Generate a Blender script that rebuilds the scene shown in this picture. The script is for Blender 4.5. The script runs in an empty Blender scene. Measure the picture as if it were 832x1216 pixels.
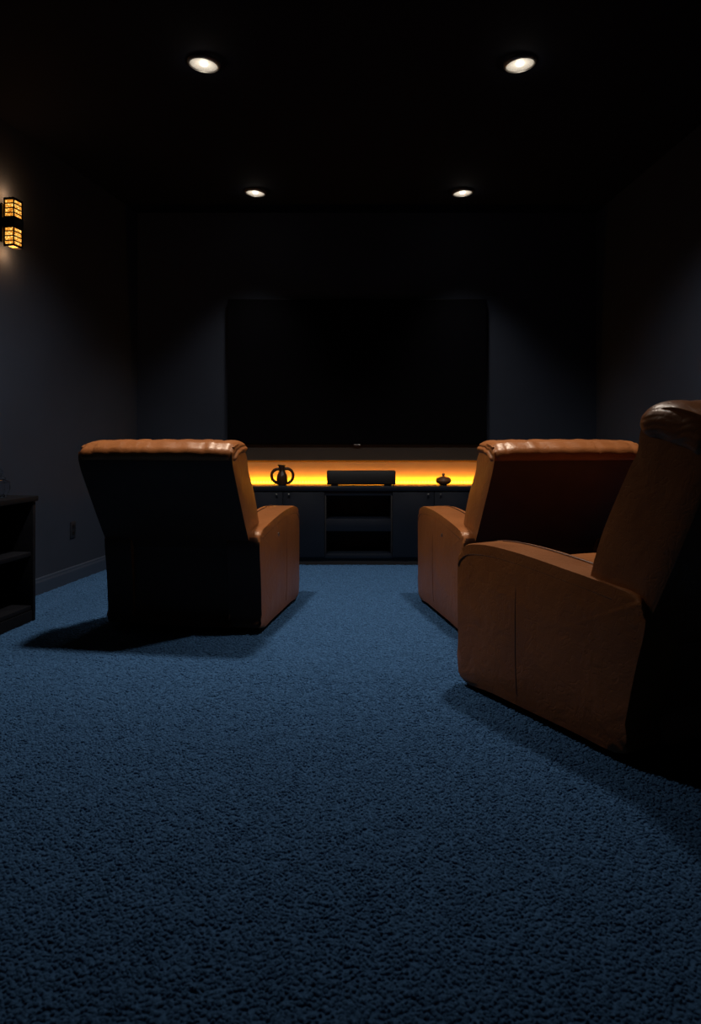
import bpy, bmesh, math, random
import numpy as np
from mathutils import Vector, Matrix
random.seed(3)
C = bpy.context.scene.collection
sc = bpy.context.scene
sc.view_settings.view_transform = 'Standard'
sc.view_settings.look = 'None'

CAMZ = 1.05
CEIL = 3.0
BACK = 6.25
def wl(y): return -2.105 + .15*(y-4.745)      # left wall X at depth y
def wr(y): return 2.12 + .03*(6.25-y)
LN = Vector((.989, -.148, 0))
LROT = math.atan2(-.148, .989)

# ------------------------------------------------------------ materials
def new_mat(name, col, rough=.5, metal=0, spec=.5):
    m = bpy.data.materials.new(name); m.use_nodes = True
    b = m.node_tree.nodes['Principled BSDF']
    b.inputs['Base Color'].default_value = (*col, 1)
    b.inputs['Roughness'].default_value = rough
    b.inputs['Metallic'].default_value = metal
    b.inputs['Specular IOR Level'].default_value = spec
    return m, m.node_tree.nodes, m.node_tree.links, b
def mottled(name, c1, c2, scale, rough, bump=0, bscale=100, metal=0, spec=.5, bdist=.002):
    m, N, L, b = new_mat(name, c1, rough, metal, spec)
    tc = N.new('ShaderNodeTexCoord')
    n = N.new('ShaderNodeTexNoise'); n.inputs['Scale'].default_value = scale; n.inputs['Detail'].default_value = 5
    L.new(tc.outputs['Object'], n.inputs['Vector'])
    r = N.new('ShaderNodeValToRGB'); r.color_ramp.elements[0].color = (*c1, 1); r.color_ramp.elements[1].color = (*c2, 1)
    r.color_ramp.elements[0].position = .3; r.color_ramp.elements[1].position = .7
    L.new(n.outputs['Fac'], r.inputs['Fac']); L.new(r.outputs['Color'], b.inputs['Base Color'])
    if bump:
        n2 = N.new('ShaderNodeTexNoise'); n2.inputs['Scale'].default_value = bscale; n2.inputs['Detail'].default_value = 4
        L.new(tc.outputs['Object'], n2.inputs['Vector'])
        bp = N.new('ShaderNodeBump'); bp.inputs['Strength'].default_value = bump; bp.inputs['Distance'].default_value = bdist
        L.new(n2.outputs['Fac'], bp.inputs['Height']); L.new(bp.outputs['Normal'], b.inputs['Normal'])
    return m
def emis(name, col, s):
    m, N, L, b = new_mat(name, col, .5)
    b.inputs['Emission Color'].default_value = (*col, 1); b.inputs['Emission Strength'].default_value = s
    return m

M_wall = mottled('charcoal_navy_paint', (.0185, .0245, .0400), (.021, .028, .046), 3, .75, .15, 180, spec=.2)
M_ceil = mottled('black_ceiling_paint', (.0035, .0050, .0105), (.0043, .0060, .0123), 3, .9, .1, 150, spec=.1)
M_base = mottled('baseboard_paint', (.026, .036, .058), (.030, .041, .066), 4, .4)
M_head = mottled('grey_band', (.038, .030, .026), (.044, .035, .030), 5, .6)
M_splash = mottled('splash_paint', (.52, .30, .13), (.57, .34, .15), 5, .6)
M_console = mottled('dark_slate_lacquer', (.0055, .0085, .0155), (.0068, .0102, .0182), 6, .42, spec=.25)
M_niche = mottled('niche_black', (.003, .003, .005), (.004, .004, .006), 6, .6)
M_black = mottled('black_plastic', (.005, .005, .006), (.007, .007, .008), 20, .38, spec=.3)
M_screen = mottled('screen_black', (.001, .001, .002), (.0013, .0013, .0025), 2, .45, spec=.06)
M_metal = mottled('brushed_metal', (.35, .34, .33), (.45, .44, .42), 60, .3, metal=1)
M_knob = mottled('gunmetal', (.10, .10, .10), (.14, .14, .14), 60, .35, metal=1)
M_trim = mottled('downlight_trim', (.22, .21, .19), (.28, .26, .24), 30, .35, metal=.6)
M_ceram = mottled('dark_ceramic', (.03, .014, .008), (.05, .022, .012), 12, .25)
M_bowl = mottled('amber_brown_ceramic', (.10, .045, .018), (.14, .06, .024), 12, .3)
M_wood = mottled('near_black_wood', (.0035, .0038, .0055), (.0055, .0056, .008), 9, .65, .2, 60, spec=.1)
M_seam = mottled('seam_leather', (.075, .025, .009), (.10, .033, .011), 30, .5)
M_rear_shade = mottled('leather_painted_rear_shade', (.050, .020, .010), (.064, .026, .013), 8, .5, .15, 120, spec=.25)  # same leather darkened: shade on the far recliners' rear sides put into the colour
M_plate = mottled('outlet_plate', (.012, .014, .02), (.015, .017, .024), 10, .35)

# leather
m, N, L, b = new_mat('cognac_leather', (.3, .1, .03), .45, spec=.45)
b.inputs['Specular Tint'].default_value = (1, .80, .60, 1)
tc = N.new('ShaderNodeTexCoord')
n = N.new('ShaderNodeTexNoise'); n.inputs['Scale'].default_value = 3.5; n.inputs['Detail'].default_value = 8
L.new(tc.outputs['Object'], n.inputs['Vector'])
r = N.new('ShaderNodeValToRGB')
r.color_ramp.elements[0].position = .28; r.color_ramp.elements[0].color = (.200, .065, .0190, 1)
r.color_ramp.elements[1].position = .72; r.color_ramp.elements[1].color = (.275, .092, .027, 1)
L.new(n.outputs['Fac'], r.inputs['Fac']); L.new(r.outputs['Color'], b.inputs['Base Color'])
v = N.new('ShaderNodeTexVoronoi'); v.inputs['Scale'].default_value = 220
L.new(tc.outputs['Object'], v.inputs['Vector'])
b1 = N.new('ShaderNodeBump'); b1.inputs['Strength'].default_value = .25; b1.inputs['Distance'].default_value = .0012
L.new(v.outputs['Distance'], b1.inputs['Height'])
n3 = N.new('ShaderNodeTexNoise'); n3.inputs['Scale'].default_value = 8; n3.inputs['Detail'].default_value = 3; n3.inputs['Distortion'].default_value = .6
L.new(tc.outputs['Object'], n3.inputs['Vector'])
b2 = N.new('ShaderNodeBump'); b2.inputs['Strength'].default_value = .36; b2.inputs['Distance'].default_value = .014
L.new(n3.outputs['Fac'], b2.inputs['Height']); L.new(b1.outputs['Normal'], b2.inputs['Normal'])
n4 = N.new('ShaderNodeTexNoise'); n4.inputs['Scale'].default_value = 16; n4.inputs['Detail'].default_value = 1.5; n4.inputs['Distortion'].default_value = 1.2
L.new(tc.outputs['Object'], n4.inputs['Vector'])
ab = N.new('ShaderNodeMath'); ab.operation = 'SUBTRACT'; ab.inputs[1].default_value = .5; L.new(n4.outputs['Fac'], ab.inputs[0])
ab2 = N.new('ShaderNodeMath'); ab2.operation = 'ABSOLUTE'; L.new(ab.outputs[0], ab2.inputs[0])
mr = N.new('ShaderNodeMapRange'); mr.inputs['From Max'].default_value = .035; mr.interpolation_type = 'SMOOTHSTEP'; L.new(ab2.outputs[0], mr.inputs['Value'])
b3 = N.new('ShaderNodeBump'); b3.inputs['Strength'].default_value = .16; b3.inputs['Distance'].default_value = .003
L.new(mr.outputs['Result'], b3.inputs['Height']); L.new(b2.outputs['Normal'], b3.inputs['Normal'])
L.new(b3.outputs['Normal'], b.inputs['Normal'])
rr = N.new('ShaderNodeMapRange'); rr.inputs['To Min'].default_value = .32; rr.inputs['To Max'].default_value = .43
L.new(n.outputs['Fac'], rr.inputs['Value']); L.new(rr.outputs['Result'], b.inputs['Roughness'])
M_leather = m

# carpet
m, N, L, b = new_mat('blue_carpet', (.03, .08, .15), .95, spec=.05)
tc = N.new('ShaderNodeTexCoord')
n = N.new('ShaderNodeTexNoise'); n.inputs['Scale'].default_value = 130; n.inputs['Detail'].default_value = 6
L.new(tc.outputs['Object'], n.inputs['Vector'])
r = N.new('ShaderNodeValToRGB')
r.color_ramp.elements[0].position = .38; r.color_ramp.elements[0].color = (.013, .038, .082, 1)
r.color_ramp.elements[1].position = .66; r.color_ramp.elements[1].color = (.036, .086, .172, 1)
L.new(n.outputs['Fac'], r.inputs['Fac']); L.new(r.outputs['Color'], b.inputs['Base Color'])
n2 = N.new('ShaderNodeTexNoise'); n2.inputs['Scale'].default_value = 420; n2.inputs['Detail'].default_value = 4
L.new(tc.outputs['Object'], n2.inputs['Vector'])
b1 = N.new('ShaderNodeBump'); b1.inputs['Strength'].default_value = .6; b1.inputs['Distance'].default_value = .003
L.new(n2.outputs['Fac'], b1.inputs['Height'])
L.new(b1.outputs['Normal'], b.inputs['Normal'])
b.inputs['Sheen Weight'].default_value = .6; b.inputs['Sheen Roughness'].default_value = .7
b.inputs['Sheen Tint'].default_value = (.12, .27, .55, 1)
M_carpet = m

m, N, L, b = new_mat('clear_glass', (.95, .97, 1), .0)
b.inputs['Transmission Weight'].default_value = 1.0; b.inputs['IOR'].default_value = 1.45
M_glass = m
M_led = emis('led_amber', (1, .52, .02), 8.0)
M_bulb = emis('downlight_bulb', (1, .88, .66), 3.0)
# downlight diffuser: glow strongest round the bulb, grainy glass toward the rim
m, N, L, b = new_mat('downlight_lens', (.4, .38, .34), .3)
tc = N.new('ShaderNodeTexCoord')
ln_ = N.new('ShaderNodeVectorMath'); ln_.operation = 'LENGTH'; L.new(tc.outputs['Object'], ln_.inputs[0])
v = N.new('ShaderNodeTexVoronoi'); v.inputs['Scale'].default_value = 150; L.new(tc.outputs['Object'], v.inputs['Vector'])
mr = N.new('ShaderNodeMapRange'); mr.inputs['From Min'].default_value = .025; mr.inputs['From Max'].default_value = .073; mr.inputs['To Min'].default_value = .60; mr.inputs['To Max'].default_value = .12
L.new(ln_.outputs['Value'], mr.inputs['Value'])
mm = N.new('ShaderNodeMath'); mm.operation = 'MULTIPLY_ADD'; L.new(v.outputs['Distance'], mm.inputs[0]); mm.inputs[1].default_value = .25; L.new(mr.outputs['Result'], mm.inputs[2])
L.new(mm.outputs[0], b.inputs['Emission Strength']); b.inputs['Emission Color'].default_value = (1, .88, .70, 1)
M_lens = m
m, N, L, b = new_mat('amber_glass', (.5, .2, .04), .3)
tc = N.new('ShaderNodeTexCoord')
v = N.new('ShaderNodeTexVoronoi'); v.feature = 'DISTANCE_TO_EDGE'; v.inputs['Scale'].default_value = 60
L.new(tc.outputs['Object'], v.inputs['Vector'])
r = N.new('ShaderNodeValToRGB')
r.color_ramp.elements[0].position = .02; r.color_ramp.elements[0].color = (.28, .07, .006, 1)
r.color_ramp.elements[1].position = .30; r.color_ramp.elements[1].color = (1, .62, .16, 1)
e_ = r.color_ramp.elements.new(.12); e_.color = (.85, .33, .03, 1)
L.new(v.outputs['Distance'], r.inputs['Fac']); L.new(r.outputs['Color'], b.inputs['Emission Color'])
b.inputs['Emission Strength'].default_value = 1.5
M_amber = m

# ------------------------------------------------------------ helpers
def finish(name, bm, mat, parent=None, smooth=True, angle=35):
    bmesh.ops.recalc_face_normals(bm, faces=bm.faces)
    me = bpy.data.meshes.new(name); bm.to_mesh(me); bm.free()
    me.materials.append(mat)
    if smooth:
        me.polygons.foreach_set('use_smooth', [True]*len(me.polygons))
        me.set_sharp_from_angle(angle=math.radians(angle))
    o = bpy.data.objects.new(name, me); C.objects.link(o)
    if parent: o.parent = parent
    return o
def second_material(o, mat, test):
    o.data.materials.append(mat)
    for p in o.data.polygons:
        if test(p.center, p.normal): p.material_index = 1
def empty(name, loc, rz, label, cat, group=None):
    o = bpy.data.objects.new(name, None); C.objects.link(o)
    o.location = loc; o.rotation_euler = (0, 0, rz); o.empty_display_size = .1
    o['label'] = label; o['category'] = cat
    if group: o['group'] = group
    return o
def tag(o, label, cat, group=None):
    o['label'] = label; o['category'] = cat
    if group: o['group'] = group
    return o
def struct(name, bm, mat, smooth=False):
    o = finish(name, bm, mat, None, smooth); o['kind'] = 'structure'; return o
def box(bm, x0, x1, y0, y1, z0, z1, bev=0, seg=2):
    t = bmesh.new()
    bmesh.ops.create_cube(t, size=1)
    for v in t.verts:
        v.co = Vector(((x0+x1)/2+v.co.x*(x1-x0), (y0+y1)/2+v.co.y*(y1-y0), (z0+z1)/2+v.co.z*(z1-z0)))
    if bev: bmesh.ops.bevel(t, geom=list(t.edges), offset=bev, segments=seg, profile=.5, affect='EDGES')
    me = bpy.data.meshes.new('t'); t.to_mesh(me); t.free(); bm.from_mesh(me); bpy.data.meshes.remove(me)
    return bm
def quadprism(bm, pts, z0, z1):
    lo = [bm.verts.new((x, y, z0)) for x, y in pts]; hi = [bm.verts.new((x, y, z1)) for x, y in pts]
    bm.faces.new(lo); bm.faces.new(hi)
    k = len(pts)
    for i in range(k): bm.faces.new((lo[i], lo[(i+1) % k], hi[(i+1) % k], hi[i]))
    return bm
def tube(bm, pts, rad, n=8, closed=False):
    pts = [Vector(p) for p in pts]; rings = []
    k = len(pts)
    for i, p in enumerate(pts):
        if closed: d = pts[(i+1) % k]-pts[i-1]
        else: d = pts[min(i+1, k-1)]-pts[max(i-1, 0)]
        d.normalize()
        up = Vector((1, 0, 0)) if abs(d.x) < .8 else Vector((0, 0, 1))
        if abs(d.y) < .3: up = Vector((0, 1, 0))
        a = d.cross(up).normalized(); b_ = d.cross(a).normalized()
        r_ = rad(i/(k-1)) if callable(rad) else rad
        rings.append([bm.verts.new(p+a*r_*math.cos(2*math.pi*j/n)+b_*r_*math.sin(2*math.pi*j/n)) for j in range(n)])
    m_ = k if closed else k-1
    for i in range(m_):
        A = rings[i]; B = rings[(i+1) % k]
        for j in range(n): bm.faces.new((A[j], A[(j+1) % n], B[(j+1) % n], B[j]))
    if not closed: bm.faces.new(rings[0]); bm.faces.new(rings[-1])
    return bm
def lathe(bm, prof, n=32, cx=0, cy=0):
    rings = []
    for (r_, z) in prof:
        if r_ < 1e-5: rings.append([bm.verts.new((cx, cy, z))])
        else: rings.append([bm.verts.new((cx+r_*math.cos(2*math.pi*j/n), cy+r_*math.sin(2*math.pi*j/n), z)) for j in range(n)])
    for A, B in zip(rings[:-1], rings[1:]):
        for j in range(n):
            k = (j+1) % n
            if len(A) == 1 and len(B) == 1: continue
            if len(A) == 1: bm.faces.new((A[0], B[j], B[k]))
            elif len(B) == 1: bm.faces.new((A[j], A[k], B[0]))
            else: bm.faces.new((A[j], A[k], B[k], B[j]))
    return bm
def smooth_closed(pts, sub=5):
    out = []; k = len(pts)
    for i in range(k):
        p0, p1, p2, p3 = [Vector((*pts[(i+j-1) % k], 0)) for j in range(4)]
        for s in range(sub):
            t = s/sub
            q = .5*((2*p1)+(-p0+p2)*t+(2*p0-5*p1+4*p2-p3)*t*t+(-p0+3*p1-3*p2+p3)*t*t*t)
            out.append((q.x, q.y))
    return out
def prof_solid(bm, pts, x0, x1, bev, seg=5, crown=0., centre=None):
    """pts: (y,z) outline extruded along x with rolled rims; crown = gentle padded dome on the flat sides"""
    t = bmesh.new()
    A = [t.verts.new((x0, y, z)) for y, z in pts]; B = [t.verts.new((x1, y, z)) for y, z in pts]
    t.faces.new(A); t.faces.new(B); k = len(pts)
    rim = []
    for i in range(k):
        f = t.faces.new((A[i], A[(i+1) % k], B[(i+1) % k], B[i]))
    t.edges.ensure_lookup_table()
    for e in t.edges:
        a, b_ = e.verts
        if abs(a.co.x-b_.co.x) < 1e-6: rim.append(e)
    bmesh.ops.bevel(t, geom=rim, offset=bev, segments=seg, profile=.5, affect='EDGES', clamp_overlap=True)
    if crown:
        caps = [f for f in t.faces if len(f.verts) > 20]
        for f in caps:
            loop = list(f.verts)
            sgn = 1 if loop[0].co.x > (x0+x1)/2 else -1
            bx_ = loop[0].co.x
            if centre: cen = Vector((bx_, *centre))
            else:
                cen = Vector((0, 0, 0))
                for v_ in loop: cen += v_.co
                cen /= len(loop)
            t.faces.remove(f)
            prev = loop
            for q in (.93, .84, .72, .56, .38, .2):
                ring = []
                for v_ in loop:
                    c_ = cen+(v_.co-cen)*q; c_.x = bx_+sgn*crown*(1-q**3)
                    ring.append(t.verts.new(c_))
                for i in range(len(loop)):
                    j = (i+1) % len(loop)
                    t.faces.new((prev[i], prev[j], ring[j], ring[i]))
                prev = ring
            cv = t.verts.new((bx_+sgn*crown, cen.y, cen.z))
            for i in range(len(loop)):
                t.faces.new((prev[i], prev[(i+1) % len(loop)], cv))
    me = bpy.data.meshes.new('t'); t.to_mesh(me); t.free(); bm.from_mesh(me); bpy.data.meshes.remove(me)
    return bm
def cushion(bm, size, r, fn, n=26):
    t = bmesh.new()
    bmesh.ops.create_cube(t, size=2)
    bmesh.ops.subdivide_edges(t, edges=list(t.edges), cuts=n, use_grid_fill=True)
    h = Vector(size)/2
    for v in t.verts:
        c = v.co
        q = [math.copysign(math.sin(abs(a)*math.pi/2)**.9, a)*hh for a, hh in zip(c, h)]
        p = Vector(q)
        inn = Vector([max(-(hh-r), min(hh-r, a)) for a, hh in zip(p, h)])
        d = p-inn
        if d.length > 1e-9: p = inn+d.normalized()*r
        v.co = fn(p)
    me = bpy.data.meshes.new('t'); t.to_mesh(me); t.free(); bm.from_mesh(me); bpy.data.meshes.remove(me)
    return bm

# ------------------------------------------------------------ room
Y0 = -1.2
def vnoise(X, Y, s, seed):
    T = 1024; g = np.random.default_rng(seed).random((T, T))
    u = X/s+300.; w = Y/s+300.; iu = np.floor(u).astype(int); iw = np.floor(w).astype(int)
    fu = u-iu; fw = w-iw; fu = fu*fu*(3-2*fu); fw = fw*fw*(3-2*fw)
    a = g[iu % T, iw % T]; b = g[(iu+1) % T, iw % T]; c = g[iu % T, (iw+1) % T]; d = g[(iu+1) % T, (iw+1) % T]
    return (a*(1-fu)+b*fu)*(1-fw)+(c*(1-fu)+d*fu)*fw-.5
def tufts(g, xs, ys, y_lo, y_hi, s, S, prof, h0, h1, r0, r1, pk):
    X, Y = np.meshgrid(xs, ys); X = X.ravel(); Y = Y.ravel()
    X = X+g.uniform(-.7, .7, X.shape)*s; Y = Y+g.uniform(-.7, .7, Y.shape)*s
    keep = (np.abs(X) < .56*Y+.25) & (Y > y_lo) & (Y < y_hi) & (X > -2.105+.15*(Y-4.745)+.02) & (X < 2.1)
    keep &= g.random(len(X)) < pk(Y)
    X = X[keep]; Y = Y[keep]; n = len(X)
    hgt = h0+(h1-h0)*g.random(n)
    hgt = hgt+.0030*vnoise(X, Y, .022, 1)
    rad = r0+(r1-r0)*g.random(n)
    la = g.uniform(0, 2*np.pi, n); lm = g.uniform(0, .006, n)
    rot = g.uniform(0, 2*np.pi, n)
    V = []
    for i, (pr, pz) in enumerate(prof):
        for j in range(S):
            a = rot+2*np.pi*j/S+i*.35
            rj = rad*pr*g.uniform(.6, 1.35, n)
            V.append(np.stack([X+rj*np.cos(a)+lm*np.cos(la)*pz, Y+rj*np.sin(a)+lm*np.sin(la)*pz, -.0105+hgt*pz*g.uniform(.92, 1.08, n)], -1))
    V.append(np.stack([X+lm*np.cos(la), Y+lm*np.sin(la), -.0105+hgt*1.03], -1))
    V = np.stack(V, 1); k = V.shape[1]; R = len(prof)
    quads = []
    for i in range(R-1):
        for j in range(S):
            quads.append((i*S+j, i*S+(j+1) % S, (i+1)*S+(j+1) % S, (i+1)*S+j))
    tris = [((R-1)*S+j, (R-1)*S+(j+1) % S, R*S) for j in range(S)]
    base = (np.arange(n)*k)[:, None]
    lq = np.array(quads).ravel(); lt = np.array(tris).ravel()
    loops = np.concatenate([base+lq[None], base+lt[None]], 1).ravel()
    per = np.array([4]*len(quads)+[3]*len(tris)); tot = np.tile(per, n)
    return V.reshape(-1, 3), loops, tot
def floor():
    g = np.random.default_rng(5)
    s1 = .0086
    A = tufts(g, np.arange(-2.2, 2.1, s1), np.arange(1.05, 3.5, s1), 1.05, 3.5, s1, 6, [(1.05, .0), (1.0, .5), (.72, .82), (.36, .96)], .0090, .0118, .0048, .0076, lambda Y: np.clip((3.5-Y)/1.0, 0, 1))
    s2 = .0138
    B = tufts(g, np.arange(-2.3, 2.2, s2), np.arange(2.45, 5.86, s2), 2.45, 5.86, s2, 5, [(1.05, .0), (.9, .6), (.5, .92)], .0088, .0116, .0080, .0105, lambda Y: np.clip((Y-2.45)/1.0, 0, 1))
    bx = np.array([(-3.2, Y0-.1), (2.6, Y0-.1), (2.6, BACK+.15), (-3.2, BACK+.15)])
    zt = -.005
    bv = np.concatenate([np.c_[bx, np.full(4, -.05)], np.c_[bx, np.full(4, zt)]])
    bl = np.array([3, 2, 1, 0, 4, 5, 6, 7, 0, 1, 5, 4, 1, 2, 6, 5, 2, 3, 7, 6, 3, 0, 4, 7])
    vs = [bv]; ls = [bl]; ts = [np.full(6, 4)]; off = 8
    for V, l, t in (A, B):
        vs.append(V); ls.append(l+off); ts.append(t); off += len(V)
    V = np.concatenate(vs); l = np.concatenate(ls); t = np.concatenate(ts)
    starts = np.concatenate([[0], np.cumsum(t)[:-1]])
    me = bpy.data.meshes.new('floor')
    me.vertices.add(len(V)); me.vertices.foreach_set('co', V.reshape(-1).astype(np.float32))
    me.loops.add(len(l)); me.loops.foreach_set('vertex_index', l.astype(np.int32))
    me.polygons.add(len(t)); me.polygons.foreach_set('loop_start', starts.astype(np.int32))
    me.update(calc_edges=True)
    sm = np.ones(len(t), dtype=bool); sm[:6] = False
    me.polygons.foreach_set('use_smooth', sm)
    me.materials.append(M_carpet)
    o = bpy.data.objects.new('floor', me); C.objects.link(o); o['kind'] = 'structure'
floor()
struct('ceiling', quadprism(bmesh.new(), [(-3.2, Y0-.1), (2.6, Y0-.1), (2.6, BACK+.15), (-3.2, BACK+.15)], CEIL, CEIL+.1), M_ceil)
struct('wall_left', quadprism(bmesh.new(), [(wl(Y0), Y0), (wl(BACK), BACK), (wl(BACK)-.12, BACK), (wl(Y0)-.12, Y0)], -.02, CEIL), M_wall)
struct('wall_right', quadprism(bmesh.new(), [(wr(Y0), Y0), (wr(BACK), BACK), (wr(BACK)+.12, BACK), (wr(Y0)+.12, Y0)], -.02, CEIL), M_wall)
struct('wall_back', box(bmesh.new(), wl(BACK)-.12, wr(BACK)+.12, BACK, BACK+.12, -.02, CEIL), M_wall)
struct('wall_front', box(bmesh.new(), wl(Y0)-.12, wr(Y0)+.12, Y0-.12, Y0, -.02, CEIL), M_wall)
def bboard(name, p, q, nrm):
    bm = bmesh.new(); p = Vector(p); q = Vector(q); nrm = Vector(nrm)
    pr = [(0, -.005), (.018, -.005), (.018, .075), (.012, .09), (.012, .098), (.006, .105), (0, .105)]
    A = [bm.verts.new((p.x+nrm.x*a, p.y+nrm.y*a, z)) for a, z in pr]
    B = [bm.verts.new((q.x+nrm.x*a, q.y+nrm.y*a, z)) for a, z in pr]
    bm.faces.new(A); bm.faces.new(B)
    for i in range(len(pr)): bm.faces.new((A[i], A[(i+1) % 7], B[(i+1) % 7], B[i]))
    struct(name, bm, M_base)
bboard('baseboard_left', (wl(Y0), Y0), (wl(BACK), BACK), (.989, -.148))
bboard('baseboard_right', (wr(Y0), Y0), (wr(BACK), BACK), (-1, 0))
bboard('baseboard_back', (wl(BACK), BACK), (wr(BACK), BACK), (0, -1))

# wall band under the screen and lit splash strip
struct('trim_1', box(bmesh.new(), -1.5, 1.6, BACK-.03, BACK, .838, .985, .003), M_head)
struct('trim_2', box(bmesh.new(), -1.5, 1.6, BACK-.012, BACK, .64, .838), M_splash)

# ------------------------------------------------------------ television
tv = empty('television', (.036, BACK-.045, 1.606), 0, 'very large black flat screen mounted on the back wall above the glowing console', 'television')
W, H = 2.24, 1.262
bm = bmesh.new(); box(bm, -W/2, W/2, -.018, .022, -H/2, H/2, .004); finish('casing', bm, M_screen, tv)
bm = bmesh.new(); box(bm, -W/2+.008, W/2-.008, -.021, -.017, -H/2+.016, H/2-.008); finish('screen', bm, M_screen, tv)
bm = bmesh.new(); box(bm, -.03, .03, -.022, -.012, -H/2-.006, -H/2+.006, .002); finish('sensor_tab', bm, M_metal, tv)
bm = bmesh.new(); box(bm, -.4, .4, .022, .044, -.3, .3, .003); finish('wall_bracket', bm, M_black, tv)

# ------------------------------------------------------------ media console
FY = 5.83
con = empty('media_console', (.045, 6.0, 0), 0, 'long low dark slate media cabinet with open middle shelves under the screen', 'cabinet')
y0 = FY-6.0; y1 = .235
xn0, xn1 = -.275, .275
XL, XR = -1.30, 1.30
bm = bmesh.new()
box(bm, XL, XR, y0+.03, y1, -.004, .055)
finish('plinth', bm, M_niche, con)
bm = bmesh.new()
for a, c in ((XL, xn0-.0), (xn1, XR)):
    box(bm, a, c, y0+.02, y1, .055, .605, .002)
box(bm, xn0, xn1, y1-.02, y1, .055, .605)
box(bm, xn0, xn1, y0+.01, y1-.02, .055, .09, .002)
box(bm, xn0, xn1, y0+.01, y1-.02, .565, .605, .002)
finish('body', bm, M_console, con)
bm = bmesh.new(); box(bm, XL-.01, XR+.01, y0-.012, y1, .605, .64, .003); finish('top_board', bm, M_console, con)
bm = bmesh.new(); box(bm, xn0, xn1, y0+.008, y1-.02, .275, .375, .002); finish('shelf', bm, M_console, con)
bm = bmesh.new(); box(bm, xn0+.002, xn1-.002, y1-.026, y1-.02, .09, .565); finish('back_panel', bm, M_niche, con)
for s in (-1, 1):
    bm = bmesh.new(); box(bm, s*(xn1-.006)-.006, s*(xn1-.006)+.006, y0+.006, y1-.03, .09, .565, .001); finish('side_liner', bm, M_niche, con)
dw = (XR-xn1)/3
def door(x0, x1, hx):
    b_ = bmesh.new(); box(b_, x0+.002, x1-.002, y0, y0+.018, .065, .600, .003)
    d_ = finish('door', b_, M_console, con)
    b_ = bmesh.new()
    lathe(b_, [(0, 0), (.004, 0), (.004, .012), (.008, .016), (.009, .022), (.005, .026), (0, .027)], 16)
    bmesh.ops.rotate(b_, verts=b_.verts, cent=(0, 0, 0), matrix=Matrix.Rotation(math.pi/2, 3, 'X'))
    bmesh.ops.translate(b_, verts=b_.verts, vec=(hx, y0, .575))
    finish('knob', b_, M_knob, d_)
for s in (-1, 1):
    for k in range(3):
        a = xn1+k*dw; c = a+dw
        hx = (c-.05) if k == 0 else a+.05
        if s > 0: door(a, c, hx)
        else: door(-c, -a, -hx)

# LED strip
bm = bmesh.new()
box(bm, -1.26, 1.34, 6.206, 6.222, .641, .645)
x = -1.25
while x < 1.33:
    box(bm, x, x+.016, 6.208, 6.22, .645, .662, .001, 1); x += .026
tag(finish('led_strip', bm, M_led), 'glowing amber LED light strip along the rear of the dark console top', 'light strip')
def area(name, loc, rot, sx, sy, e, col, parent=None, spread=None):
    l = bpy.data.lights.new(name, 'AREA'); l.shape = 'RECTANGLE'; l.size = sx; l.size_y = sy; l.energy = e; l.color = col
    if spread: l.spread = spread
    o = bpy.data.objects.new(name, l); C.objects.link(o); o.location = loc; o.rotation_euler = rot
    if parent: o.parent = parent
    return o
area('led_glow', (.04, 6.212, .664), (math.radians(180-42), 0, 0), 2.6, .008, 4.8, (1, .36, .008))

# ------------------------------------------------------------ things on console
zc = .641
sb = empty('center_speaker', (.068, 5.98, zc), 0, 'long plain black box speaker in the middle of the console', 'speaker')
bm = bmesh.new(); box(bm, -.285, .285, -.06, .06, .008, .122, .006); finish('speaker_body', bm, M_black, sb)
bm = bmesh.new(); box(bm, -.275, .275, -.064, -.058, .016, .114, .003); finish('grille', bm, M_niche, sb)
for s in (-1, 1):
    bm = bmesh.new(); box(bm, s*.22-.03, s*.22+.03, -.05, .05, 0, .009, .002); finish('foot', bm, M_black, sb)

jg = empty('jug', (-.592, 5.98, zc), 0, 'dark ceramic jug with looping ring handles, left of the black box speaker', 'jug')
bm = bmesh.new()
lathe(bm, [(0, 0), (.034, 0), (.042, .01), (.048, .05), (.042, .085), (.026, .115), (.022, .14), (.030, .168), (.025, .166), (.018, .14), (.018, .118), (0, .1)], 32)
for v in bm.verts:
    if v.co.z > .155 and v.co.x < -.01: v.co.x -= .012; v.co.z += .003
finish('jug_body', bm, M_ceram, jg)
for s in (-1, 1):
    bm = bmesh.new()
    pts = []
    for i in range(19):
        a = math.radians(118-228*i/18)
        rr_ = .056 if s > 0 else .052
        pts.append((s*(.036+rr_*math.cos(a)), 0, .078+(rr_+.004)*math.sin(a)))
    tube(bm, pts, .013, 10); finish('handle', bm, M_ceram, jg)
bw = empty('lidded_bowl', (.755, 5.98, zc), 0, 'small brown round bowl with a knobbed lid, right end of the console', 'bowl')
K = .95
bm = bmesh.new(); lathe(bm, [(a*K, c*K) for a, c in [(0, 0), (.03, 0), (.032, .008), (.058, .018), (.070, .038), (.066, .052), (.060, .056), (0, .056)]], 32); finish('bowl_body', bm, M_bowl, bw)
bm = bmesh.new(); lathe(bm, [(a*K, c*K) for a, c in [(.064, .052), (.062, .060), (.038, .072), (.012, .077), (.008, .084), (.014, .093), (.010, .103), (0, .106)]], 32); finish('lid', bm, M_bowl, bw)

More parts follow.
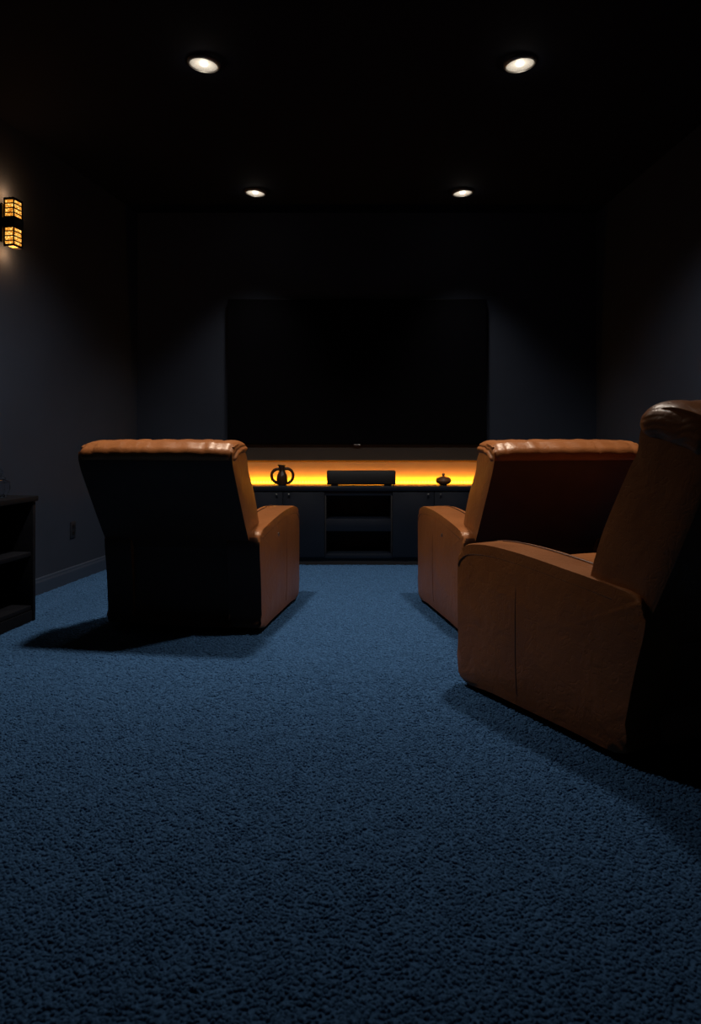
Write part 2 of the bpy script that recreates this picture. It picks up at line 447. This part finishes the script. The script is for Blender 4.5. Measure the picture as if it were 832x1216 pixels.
# ------------------------------------------------------------ recliners
def recliner(loc, rz, label, L=.80, lean=33, y0=-.37, z0=.36, bh=.375, near=False, button=0, wide=0., left_arm=(-.465, -.285)):
    t = empty('recliner', (loc[0], loc[1], 0), rz, label, 'recliner chair', 'brown leather recliners')
    ln = math.radians(lean); sn, cs = math.sin(ln), math.cos(ln)
    def bf(x, s, tt): return Vector((x, y0-s*sn+tt*cs, z0+s*cs+tt*sn))
    def inv(c):
        dy, dz = c.y-y0, c.z-z0
        return -dy*sn+dz*cs, dy*cs+dz*sn      # s, tt
    TH = .06 if near else 0
    k_dr, t_dr = (.18, .13) if near else (.55, .085)
    def droop(tt): return k_dr*max(0, tt-t_dr)
    # base
    B_ = [(-.418, .03), (-.422, .10), (-.43, .30), (-.435, .43), (-.415, .46), (-.2, .44), (.30, .40), (.34, .34), (.34, .1), (.33, .03)]
    bm = bmesh.new(); prof_solid(bm, smooth_closed(B_, 4), left_arm[1]-.015, .30, .004, 2); finish('base', bm, M_leather if near else M_rear_shade, t)  # far recliners: base coloured dark to stand in for shade at the rear
    bm = bmesh.new(); box(bm, left_arm[0]+.065, .40, -.38, .36, -.004, .04, .004); finish('floor_frame', bm, M_black, t)
    # arms
    out = [(-.425, .03), (-.432, .10), (-.448, .30), (-.470, .46), (-.458, .525), (-.39, .556), (-.15, .588), (.05, .606), (.22, .612), (.34, .602), (.40, .578), (.428, .53), (.432, .40), (.428, .20), (.42, .03), (.2, .028), (-.2, .028)]
    if near: out = [(y-(.045*max(0, min(1, (z-.12)/.3)) if y < -.35 else 0), z) for y, z in out]
    P = smooth_closed(out, 5)
    for s in (-1, 1):
        a, c = (.285, .465) if s > 0 else left_arm
        bm = bmesh.new(); prof_solid(bm, P, a, c, .036, 8, crown=.012, centre=(0, .3))
        mid = (a+c)/2; hw = (c-a)/2
        for v in bm.verts:
            if v.co.z > .5: v.co.z += .016*(1-min(1, ((v.co.x-mid)/hw)**2))*min(1, (v.co.z-.5)/.05)
        arm = finish('armrest', bm, M_leather, t, angle=60)
        if not near: second_material(arm, M_rear_shade, lambda c_, n_: n_.y < -.93 and c_.y < -.40)  # rear arm ends: shade painted in as darker leather
        xo = c if s > 0 else a; xi = a if s > 0 else c
        pts = [(xo+s*.0015, y, z-.042) for y, z in P if z > .53 and y > -.42]
        pts.sort(key=lambda p: p[1])
        bm = bmesh.new(); tube(bm, pts, .0032, 6); finish('piping', bm, M_seam, arm)
        bm = bmesh.new(); tube(bm, [(xi+s*.031, p[1], p[2]+.046) for p in pts], .0025, 6); finish('piping', bm, M_seam, arm)
        bm = bmesh.new()
        sp = []
        for i in range(16):
            z = .07+i*.031
            q = (.57-.3 if z > .3 else .27); kk = abs(z-.3)/q
            sp.append((xo+s*(.012*(1-min(1, kk)**3)-.0002), .06, z))
        tube(bm, sp, .0018, 6); finish('seam', bm, M_seam, arm)
    if button:
        bm = bmesh.new(); lathe(bm, [(0, 0), (.011, 0), (.011, .003), (.008, .005), (0, .005)], 20)
        bmesh.ops.rotate(bm, verts=bm.verts, cent=(0, 0, 0), matrix=Matrix.Rotation(button*math.pi/2, 3, 'Y'))
        bmesh.ops.translate(bm, verts=bm.verts, vec=(button*.4725, -.12, .49))
        finish('control_button', bm, M_metal, t)
    # seat + footrest
    def seatf(p):
        q = p+Vector((0, .08, .41)); q.z += .02*(1-(p.x/.3)**2)*(1 if p.z > 0 else 0); return q
    bm = bmesh.new(); cushion(bm, (.56, .66, .16), .05, seatf, 16); finish('seat_cushion', bm, M_leather, t, angle=80)
    bm = bmesh.new(); cushion(bm, (.56, .08, .33), .03, lambda p: p+Vector((0, .385, .235)), 12); finish('footrest', bm, M_leather, t, angle=80)
    # back shell : one smooth slab, cushion-thick
    shell = [(.0, 0), (-.006, .15), (-.009, .32), (-.008, L-.16), (-.004, L-.09), (.010, L-.040), (.05, L-.012), (.13+TH, L-.016-droop(.13+TH)), (.185+TH, L-.05-droop(.185+TH)), (.206+TH, L-.11-droop(.2+TH)), (.190+TH, L-.185-droop(.2+TH)), (.197+TH, L-.25-droop(.2+TH)), (.207+TH, .30), (.19+TH, .12), (.16+TH, .0)]
    S = smooth_closed(shell, 6)
    bm = bmesh.new(); prof_solid(bm, S, -bh, bh, .036, 8, crown=.008, centre=(.10, L*.5))
    for v in bm.verts: v.co = bf(v.co.x, v.co.z, v.co.y)
    shl = finish('back_shell', bm, M_leather, t, angle=60)
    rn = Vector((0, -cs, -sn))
    if not near: second_material(shl, M_rear_shade, lambda c_, n_: n_.dot(rn) > .93 and inv(c_)[0] < L-.05)  # rear of the back: painted shade, not a separate cover
    # back cushion
    Lc = L-.24-droop(.2)
    def bcf(p):
        s = p.z+Lc/2+.03; tt = .165+TH+p.y
        if p.y > 0:
            tt += .02*math.cos(p.x/.34*1.4)
            tt -= .016*math.exp(-((s-.30)/.018)**2)
            tt += .015*math.sin(math.pi*min(1, s/Lc))
        return bf(p.x, s, tt)
    bm = bmesh.new(); cushion(bm, (2*bh-.05, .12, Lc), .045, bcf, 28); finish('back_cushion', bm, M_leather, t, angle=80)
    # head pillow, rolled over the top, lightly puckered along the top
    ks = [random.uniform(-.05, .05) for _ in range(9)]
    HP = .165 if near else .090
    rad = .066 if near else .042
    def hpf(p):
        tt = .112+TH/2+p.y
        s = p.z+L-HP/2-.002-droop(tt)
        top = max(0, min(1, (p.z+.01)/.04))
        ple = min(abs(p.x-(-.32+.08*i)-ks[i]*.4) for i in range(9))
        pk = math.exp(-(ple/.006)**2)
        s += top*(-.0045*pk+.0018*math.sin(p.x*53+p.y*20)) - .010*(p.x/bh)**4*top
        s += .006*top*math.cos(p.y/.12*1.3)
        x = p.x
        low = max(0, min(1, (-p.z+(.0 if near else .012))/(.06 if near else .03))); low = low*low*(3-2*low)
        if p.y > 0: tt += .018*math.cos(p.z/(HP/2)*1.2)-.004*pk-(.012*low if near else 0)
        else: tt = max(tt, -.004+.012*low)
        x += math.copysign(((.016 if near else .003)-.017*low)*max(0, min(1, (abs(x)-bh+.06)/.06)), x)
        if near:   # soft wrinkles on the end of the pillow
            e = max(0, (abs(p.x)-bh*.75)/(bh*.25))
            x += math.copysign(.0020*e*math.sin(s*110+tt*50+.8*math.sin(tt*50)), x)
            s += .0022*e*math.sin(tt*70+1)
        return bf(x, s, tt)
    bm = bmesh.new(); cushion(bm, (2*bh+.004, .226+TH, HP), rad, hpf, 70); hp = finish('head_pillow', bm, M_leather, t, angle=80)
    if wide:
        for o in t.children_recursive:
            for v in o.data.vertices:
                k = max(0, min(1, (v.co.x+.285)/.57)); v.co.x += wide*k
            o.data.update()
    return t
recliner((-.875, 4.29), math.radians(-9), 'brown leather recliner on the left, alone beside the dark shelf unit', L=.732, lean=33, bh=.405, button=1, left_arm=(-.405, -.255))
recliner((.950, 4.262), math.radians(10), 'brown leather recliner in the middle, seen behind the nearest recliner', L=.732, lean=33, bh=.400, button=-1)
recliner((1.06, 2.89), math.radians(29), 'nearest brown leather recliner, cropped by the right edge of the photo', L=.805, lean=24, y0=-.450, z0=.35, bh=.44, near=True, wide=.18)

# ------------------------------------------------------------ shelf unit on left wall
sy = 4.15
un = empty('shelf_unit', (wl(sy)+.022, sy, 0), LROT, 'low dark open shelf unit against the left wall, cropped by the frame', 'shelf unit')
D, LN_, HT = .36, 1.3, .71
bm = bmesh.new()
for k in (0, LN_/2, LN_):
    yy = -k
    box(bm, 0, D, yy-.025, yy, -.004, HT-.03, .002)
box(bm, 0, .012, -LN_, 0, 0, HT-.03)
finish('frame', bm, M_wood, un)
bm = bmesh.new(); box(bm, -.004, D+.012, -LN_-.03, .012, HT-.03, HT, .004); finish('top_board', bm, M_wood, un)
for z in (.075, .38):
    bm = bmesh.new(); box(bm, .012, D-.01, -LN_+.0, -.025, z-.012, z+.012, .002); finish('shelf', bm, M_wood, un)
bm = bmesh.new(); box(bm, .012, D-.004, -LN_, -.025, 0, .06); finish('plinth', bm, M_wood, un)

gj = empty('glass_jar', (-1.945, 3.95, HT+.0005), 0, 'small faceted clear glass jar on top of the dark shelf unit', 'jar')
bm = bmesh.new(); lathe(bm, [(0, 0), (.03, 0), (.035, .01), (.055, .05), (.05, .085), (.03, .10), (.027, .098), (.046, .083), (.051, .05), (.032, .013), (0, .008)], 9); finish('jar_body', bm, M_glass, gj, smooth=False)
bm = bmesh.new(); lathe(bm, [(0, .103), (.033, .103), (.03, .112), (.01, .118), (.008, .125), (.017, .14), (.012, .155), (0, .158)], 9); finish('lid', bm, M_glass, gj, smooth=False)

# outlet
oy = 5.2
ol = empty('wall_outlet', (wl(oy)+.001, oy, .37), LROT, 'small dark wall outlet plate low on the left wall', 'outlet')
bm = bmesh.new(); box(bm, 0, .006, -.036, .036, -.058, .058, .002); finish('plate', bm, M_plate, ol)
for z in (-.024, .024):
    bm = bmesh.new(); box(bm, .005, .009, -.017, .017, z-.014, z+.014, .003); s_ = finish('socket', bm, M_black, ol)

# ------------------------------------------------------------ wall sconce
yS = 4.42
sx = wl(yS)
sc_ = empty('wall_sconce', (sx+.001, yS, 2.36), LROT, 'up and down wall sconce with two stacked amber block shades on the left wall', 'wall lamp')
bm = bmesh.new(); box(bm, 0, .014, -.040, .040, -.12, .12, .003); finish('backplate', bm, M_black, sc_)
bm = bmesh.new(); box(bm, .012, .100, -.048, .048, -.028, .028, .003); finish('center_band', bm, M_black, sc_)
for s in (-1, 1):
    z0_, z1_ = (.028, .142) if s > 0 else (-.142, -.028)
    bm = bmesh.new(); box(bm, .030, .090, -.040, .040, z0_+.002, z1_-.004, .003, 2); sh = finish('shade', bm, M_amber, sc_)
    bm = bmesh.new()
    for i in range(5):
        z = z0_+(z1_-z0_)*i/4
        h_ = .007 if i in (0, 4) else .003
        box(bm, .026, .095, -.045, -.040, z-h_, z+h_); box(bm, .026, .095, .040, .045, z-h_, z+h_); box(bm, .090, .095, -.045, .045, z-h_, z+h_)
    for yy in (-.0425, .0425):
        box(bm, .090, .095, yy-.004, yy+.004, z0_, z1_); box(bm, .026, .034, yy-.003, yy+.003, z0_, z1_)
    finish('lattice', bm, M_wood, sh, smooth=False)
    l = bpy.data.lights.new('sconce_light', 'POINT'); l.energy = 1.9; l.color = (1, .5, .2); l.shadow_soft_size = .03
    o = bpy.data.objects.new('sconce_light', l); C.objects.link(o); o.parent = sc_; o.location = (.06, 0, s*.18)

# ------------------------------------------------------------ downlights
def downlight(x, y, label, e, ang, blend, tilt, fwd):
    t = empty('recessed_downlight', (x, y, CEIL-.006), 0, label, 'ceiling light', 'recessed ceiling downlights')
    t.rotation_euler = (0, math.radians(tilt), 0)
    bm = bmesh.new(); lathe(bm, [(.070, -.0005), (.084, .008), (.086, -.004), (.081, -.012), (.074, -.014), (.070, -.008), (.070, -.0005)], 48); finish('trim_ring', bm, M_trim, t)
    bm = bmesh.new(); lathe(bm, [(.0, -.001), (.02, -.001), (.045, -.003), (.073, -.009)], 48); finish('lens', bm, M_lens, t)
    bm = bmesh.new(); lathe(bm, [(0, -.014), (.012, -.013), (.019, -.009), (.022, -.001)], 32); finish('bulb', bm, M_bulb, t)
    l = bpy.data.lights.new('spot', 'SPOT'); l.energy = e; l.spot_size = math.radians(ang); l.spot_blend = blend; l.shadow_soft_size = .09; l.color = (1, .93, .84)
    o = bpy.data.objects.new('spot', l); C.objects.link(o); o.parent = t; o.location = (0, 0, -.03); o.rotation_euler = (math.radians(fwd), 0, 0)
    l = bpy.data.lights.new('halo', 'POINT'); l.energy = .14; l.shadow_soft_size = .02; l.color = (1, .92, .8)
    o = bpy.data.objects.new('halo', l); C.objects.link(o); o.parent = t; o.location = (0, 0, -.055)
downlight(-.777, 3.73, 'round recessed ceiling light, nearer one on the left side', 235, 130, 1, 5, 2)
downlight(.869, 3.73, 'round recessed ceiling light, nearer one on the right side', 205, 124, 1, -5, 4)
downlight(-.777, 5.70, 'round recessed ceiling light, farther one on the left side', 74, 84, 1, 4, 0)
downlight(.872, 5.70, 'round recessed ceiling light, farther one on the right side', 74, 84, 1, -4, 0)

# world
w = bpy.data.worlds.new('world'); sc.world = w; w.use_nodes = True
w.node_tree.nodes['Background'].inputs[0].default_value = (.3, .4, .6, 1); w.node_tree.nodes['Background'].inputs[1].default_value = .005

# camera
cd = bpy.data.cameras.new('camera'); cam = bpy.data.objects.new('camera', cd); C.objects.link(cam)
cam.location = (0, 0, CAMZ); cam.rotation_euler = (math.pi/2, 0, 0)
cd.sensor_fit = 'HORIZONTAL'; cd.sensor_width = 36; cd.lens = 850/832*36
cd.shift_x = -3/832; cd.shift_y = -90/832
cd.clip_start = .05
cd.dof.use_dof = True; cd.dof.focus_distance = 3.8; cd.dof.aperture_fstop = 5.6
sc.camera = cam
